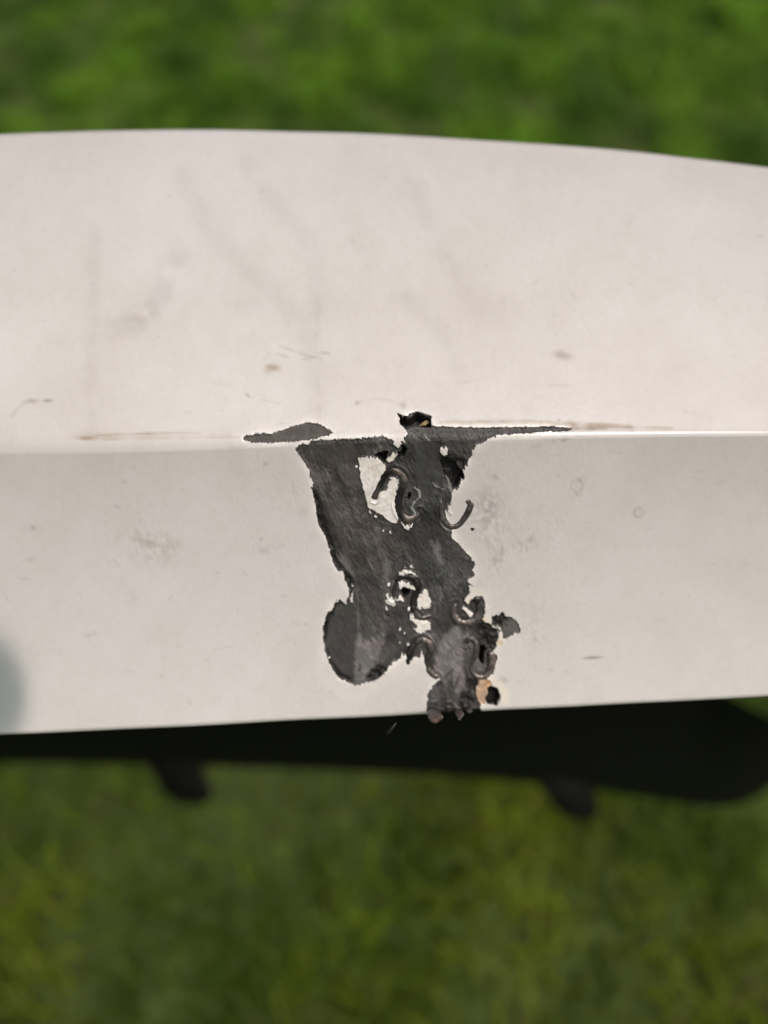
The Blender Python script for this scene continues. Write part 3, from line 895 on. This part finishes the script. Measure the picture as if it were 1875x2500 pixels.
# melted plastic hanging over the lower edge
lump('plastic_drip', z8d([(300, 560), (270, 700), (275, 850), (285, 980), (290, 1060), (300, 1110)]), [.3, .75, 1.0, 1.0, .85, .5], [(62, 60, 60), (66, 68, 70), (60, 58, 58), (46, 40, 40), (84, 70, 64), (104, 86, 76)], M_PLASTIC, -.45, .5, lumpy=.14)
lump('plastic_drip', z8d([(640, 820), (690, 920), (725, 980), (705, 1070)]), [.25, .5, .5, .14], [(84, 76, 74), (70, 62, 60), (96, 84, 78), (88, 78, 72)], M_PLASTIC, -.3, .55, lumpy=.16)
lump('plastic_drip', z8d([(790, 740), (830, 850), (870, 940)]), [.5, .7, .4], [(30, 29, 30), (34, 32, 33), (64, 58, 56)], M_PLASTIC, -.4, .5, lumpy=.16)
lump('plastic_drip', z8d([(530, 700), (520, 840), (530, 915)]), [.5, .7, .5], [(60, 54, 54), (48, 44, 44), (34, 31, 31)], M_PLASTIC, -.4, .5, lumpy=.16)
lump('whisker', [(966, 1764), (957, 1776), (946, 1788)], [.08, .05, .03], [(90, 90, 90), (70, 70, 70), (60, 60, 60)], M_PLASTIC, .1, 1)

# ------------------------------------------------------------------ black lower lip behind the panel, with two moulded tabs
bx = np.array([-2600, -1500, -600, 0, 300, 620, 900, 1200, 1475, 1700, 1790, 1840, 1880, 1940, 2050, 2300])
by = np.array([1790, 1830, 1850, 1862, 1866, 1874, 1884, 1902, 1932, 1968, 1970, 1950, 1922, 1890, 1870, 1860])
tx = np.array([-2600, 0, 1500, 1700, 1790, 1875, 1960, 2100, 2300])
ty = np.array([1600, 1600, 1600, 1640, 1706, 1750, 1782, 1800, 1806])
xs = np.concatenate([np.arange(-2600, 1400, 40), np.arange(1400, 2301, 10)]).astype(float)
lower = np.interp(xs, bx, by)
upper = np.interp(xs, tx, ty)
ker = np.ones(7) / 7
lower = np.convolve(np.pad(lower, 3, 'edge'), ker, 'valid')
upper = np.convolve(np.pad(upper, 3, 'edge'), ker, 'valid')
R = []
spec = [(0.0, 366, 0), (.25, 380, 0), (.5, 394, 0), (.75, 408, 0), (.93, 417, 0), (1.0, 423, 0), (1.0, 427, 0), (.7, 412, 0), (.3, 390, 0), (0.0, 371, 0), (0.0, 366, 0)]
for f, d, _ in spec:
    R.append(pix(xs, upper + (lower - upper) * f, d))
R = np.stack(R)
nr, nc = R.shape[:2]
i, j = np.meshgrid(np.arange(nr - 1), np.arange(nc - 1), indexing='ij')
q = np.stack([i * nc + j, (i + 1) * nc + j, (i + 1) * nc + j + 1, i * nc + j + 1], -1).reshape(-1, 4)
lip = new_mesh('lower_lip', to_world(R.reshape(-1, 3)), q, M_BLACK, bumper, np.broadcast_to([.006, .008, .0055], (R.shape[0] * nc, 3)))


def tab(outline, d0, d1):
    ln = spline(list(outline) + [outline[0]], 5)[:-1]
    n = len(ln)
    c = ln.mean(0)
    inset = c + (ln - c) * .93
    v = np.vstack([pix(inset[:, 0], inset[:, 1], d0), pix(ln[:, 0], ln[:, 1], d0 + .7), pix(ln[:, 0], ln[:, 1], d1), pix(c[0], c[1], d0)[None], pix(c[0], c[1], d1)[None]])
    k = np.arange(n)
    k2 = (k + 1) % n
    q = np.vstack([np.stack([k, k2, n + k2, n + k], -1), np.stack([n + k, n + k2, 2 * n + k2, 2 * n + k], -1)])
    t = np.vstack([np.stack([np.full(n, 3 * n), k2, k], -1), np.stack([np.full(n, 3 * n + 1), 2 * n + k, 2 * n + k2], -1)])
    new_mesh('tab', to_world(v), [q, t], M_BLACK, lip, np.broadcast_to([.0035, .0045, .003], (len(v), 3)))


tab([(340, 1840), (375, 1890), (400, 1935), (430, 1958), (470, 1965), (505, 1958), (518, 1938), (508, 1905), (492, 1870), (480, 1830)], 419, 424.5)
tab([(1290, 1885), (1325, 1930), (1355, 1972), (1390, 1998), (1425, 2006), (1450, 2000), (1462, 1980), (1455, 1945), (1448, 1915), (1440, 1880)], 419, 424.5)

# bracket sheet that carries the lip from the back of the panel (hidden behind the panel in the photograph's view)
xs2 = np.linspace(-2400, 1660, 60)
rows2 = [pix(xs2, 1320.0, 108.0), pix(xs2, 1400.0, 122.0), pix(xs2, 1500.0, 205.0), pix(xs2, 1580.0, 290.0), pix(xs2, 1640.0, 374)]
rows2 = rows2 + [r + np.array([0, 1.2, 2.2]) for r in rows2[::-1]]
R2 = np.stack(rows2)
nr, nc = R2.shape[:2]
i, j = np.meshgrid(np.arange(nr - 1), np.arange(nc - 1), indexing='ij')
q = np.stack([i * nc + j, (i + 1) * nc + j, (i + 1) * nc + j + 1, i * nc + j + 1], -1).reshape(-1, 4)
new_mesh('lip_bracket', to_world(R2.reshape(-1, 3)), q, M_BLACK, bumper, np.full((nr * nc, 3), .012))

# ------------------------------------------------------------------ lawn
m, n, l, p = material('soil_and_thatch')
tc = n.new('ShaderNodeTexCoord')
no = n.new('ShaderNodeTexNoise')
no.inputs['Scale'].default_value = 18
no.inputs['Detail'].default_value = 6
l.new(tc.outputs['Object'], no.inputs['Vector'])
cr = n.new('ShaderNodeValToRGB')
cr.color_ramp.elements[0].position = .35
cr.color_ramp.elements[0].color = (.040, .062, .010, 1)
cr.color_ramp.elements[1].position = .68
cr.color_ramp.elements[1].color = (.075, .105, .018, 1)
l.new(no.outputs['Fac'], cr.inputs['Fac'])
l.new(cr.outputs['Color'], p.inputs['Base Color'])
p.inputs['Roughness'].default_value = .95
b = n.new('ShaderNodeBump')
b.inputs['Distance'].default_value = .02
l.new(no.outputs['Fac'], b.inputs['Height'])
l.new(b.outputs['Normal'], p.inputs['Normal'])
S = 400.0
ground = new_mesh('ground', np.array([[-S, -S, 0], [S, -S, 0], [S, S, 0], [-S, S, 0]]), np.array([[0, 1, 2, 3]]), m, smooth=False)
ground['kind'] = 'structure'

m, n, l, p = material('grass_blade')
at = n.new('ShaderNodeAttribute')
at.attribute_name = 'tone'
l.new(at.outputs['Color'], p.inputs['Base Color'])
p.inputs['Roughness'].default_value = .5
p.inputs['Specular IOR Level'].default_value = .25
tr = n.new('ShaderNodeBsdfTranslucent')
l.new(at.outputs['Color'], tr.inputs['Color'])
mx = n.new('ShaderNodeMixShader')
mx.inputs[0].default_value = .35
l.new(p.outputs[0], mx.inputs[1])
l.new(tr.outputs[0], mx.inputs[2])
l.new(mx.outputs[0], n['Material Output'].inputs['Surface'])
M_GRASS = m


def lawn(nb, x0, x1, y0, y1):
    x, y = rng.uniform(x0, x1, nb), rng.uniform(y0, y1, nb)
    N1 = fft_noise((512, 512), 1.4, 2.6)
    N2 = fft_noise((512, 512), 3.0, 6)
    N3 = fft_noise((512, 512), 1.2, 2.4)
    gx, gy = (x + 4) / 9 * 510, (y + 3) / 9 * 510
    c1, c2, c3 = bil(N1, gx, gy), bil(N2, gx, gy), bil(N3, gx, gy)
    keep = rng.random(nb) < np.clip(.78 + .2 * c1, .25, 1)
    x, y, c1, c2, c3 = x[keep], y[keep], c1[keep], c2[keep], c3[keep]
    nb = len(x)
    h = rng.uniform(.020, .046, nb) * (1 + .22 * c1)
    wd = rng.uniform(.0018, .0034, nb)
    az = rng.uniform(0, 2 * math.pi, nb)
    lean = rng.uniform(.3, 1.25, nb)
    d = np.stack([np.cos(az), np.sin(az), 0 * az], -1)
    sdv = np.stack([-np.sin(az), np.cos(az), 0 * az], -1)
    base = np.stack([x, y, 0 * x - .003], -1)
    V = []
    for f, wf in ((0, .8), (.4, 1.0), (.75, .7)):
        c = base + d * (h * lean * f * f)[:, None] + np.array([0, 0, 1]) * (h * (f - .25 * lean * f * f))[:, None]
        V += [c - sdv * (wd * wf / 2)[:, None], c + sdv * (wd * wf / 2)[:, None]]
    V.append(base + d * (h * lean)[:, None] + np.array([0, 0, 1]) * (h * (1 - .28 * lean))[:, None])
    V = np.stack(V, 1).reshape(-1, 3)
    o = np.arange(nb)[:, None] * 7
    q = np.vstack([o + np.array([[0, 1, 3, 2]]), o + np.array([[2, 3, 5, 4]])])
    t = o + np.array([[4, 5, 6]])
    mixv = np.clip(.38 + .19 * c2 + .30 * c3 + rng.normal(0, .28, nb), 0, 1)[:, None]
    g = np.array([.046, .128, .006]) * (1 - mixv) + np.array([.190, .400, .020]) * mixv
    olive = np.clip((.62 - y) / .5 + .25 * c2, 0, 1)[:, None]      # near side more olive, its shade painted into the blade colour
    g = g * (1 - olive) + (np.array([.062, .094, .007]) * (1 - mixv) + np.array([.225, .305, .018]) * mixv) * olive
    dead = rng.random(nb) < np.clip(.03 + .03 * c3, .005, .12)
    g[dead] = np.array([.15, .125, .055]) * rng.uniform(.6, 1.1, (dead.sum(), 1))
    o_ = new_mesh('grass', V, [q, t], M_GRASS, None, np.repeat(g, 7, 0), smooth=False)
    return tag(o_, 'short green lawn grass on the ground below the bumper', 'grass', kind='stuff')


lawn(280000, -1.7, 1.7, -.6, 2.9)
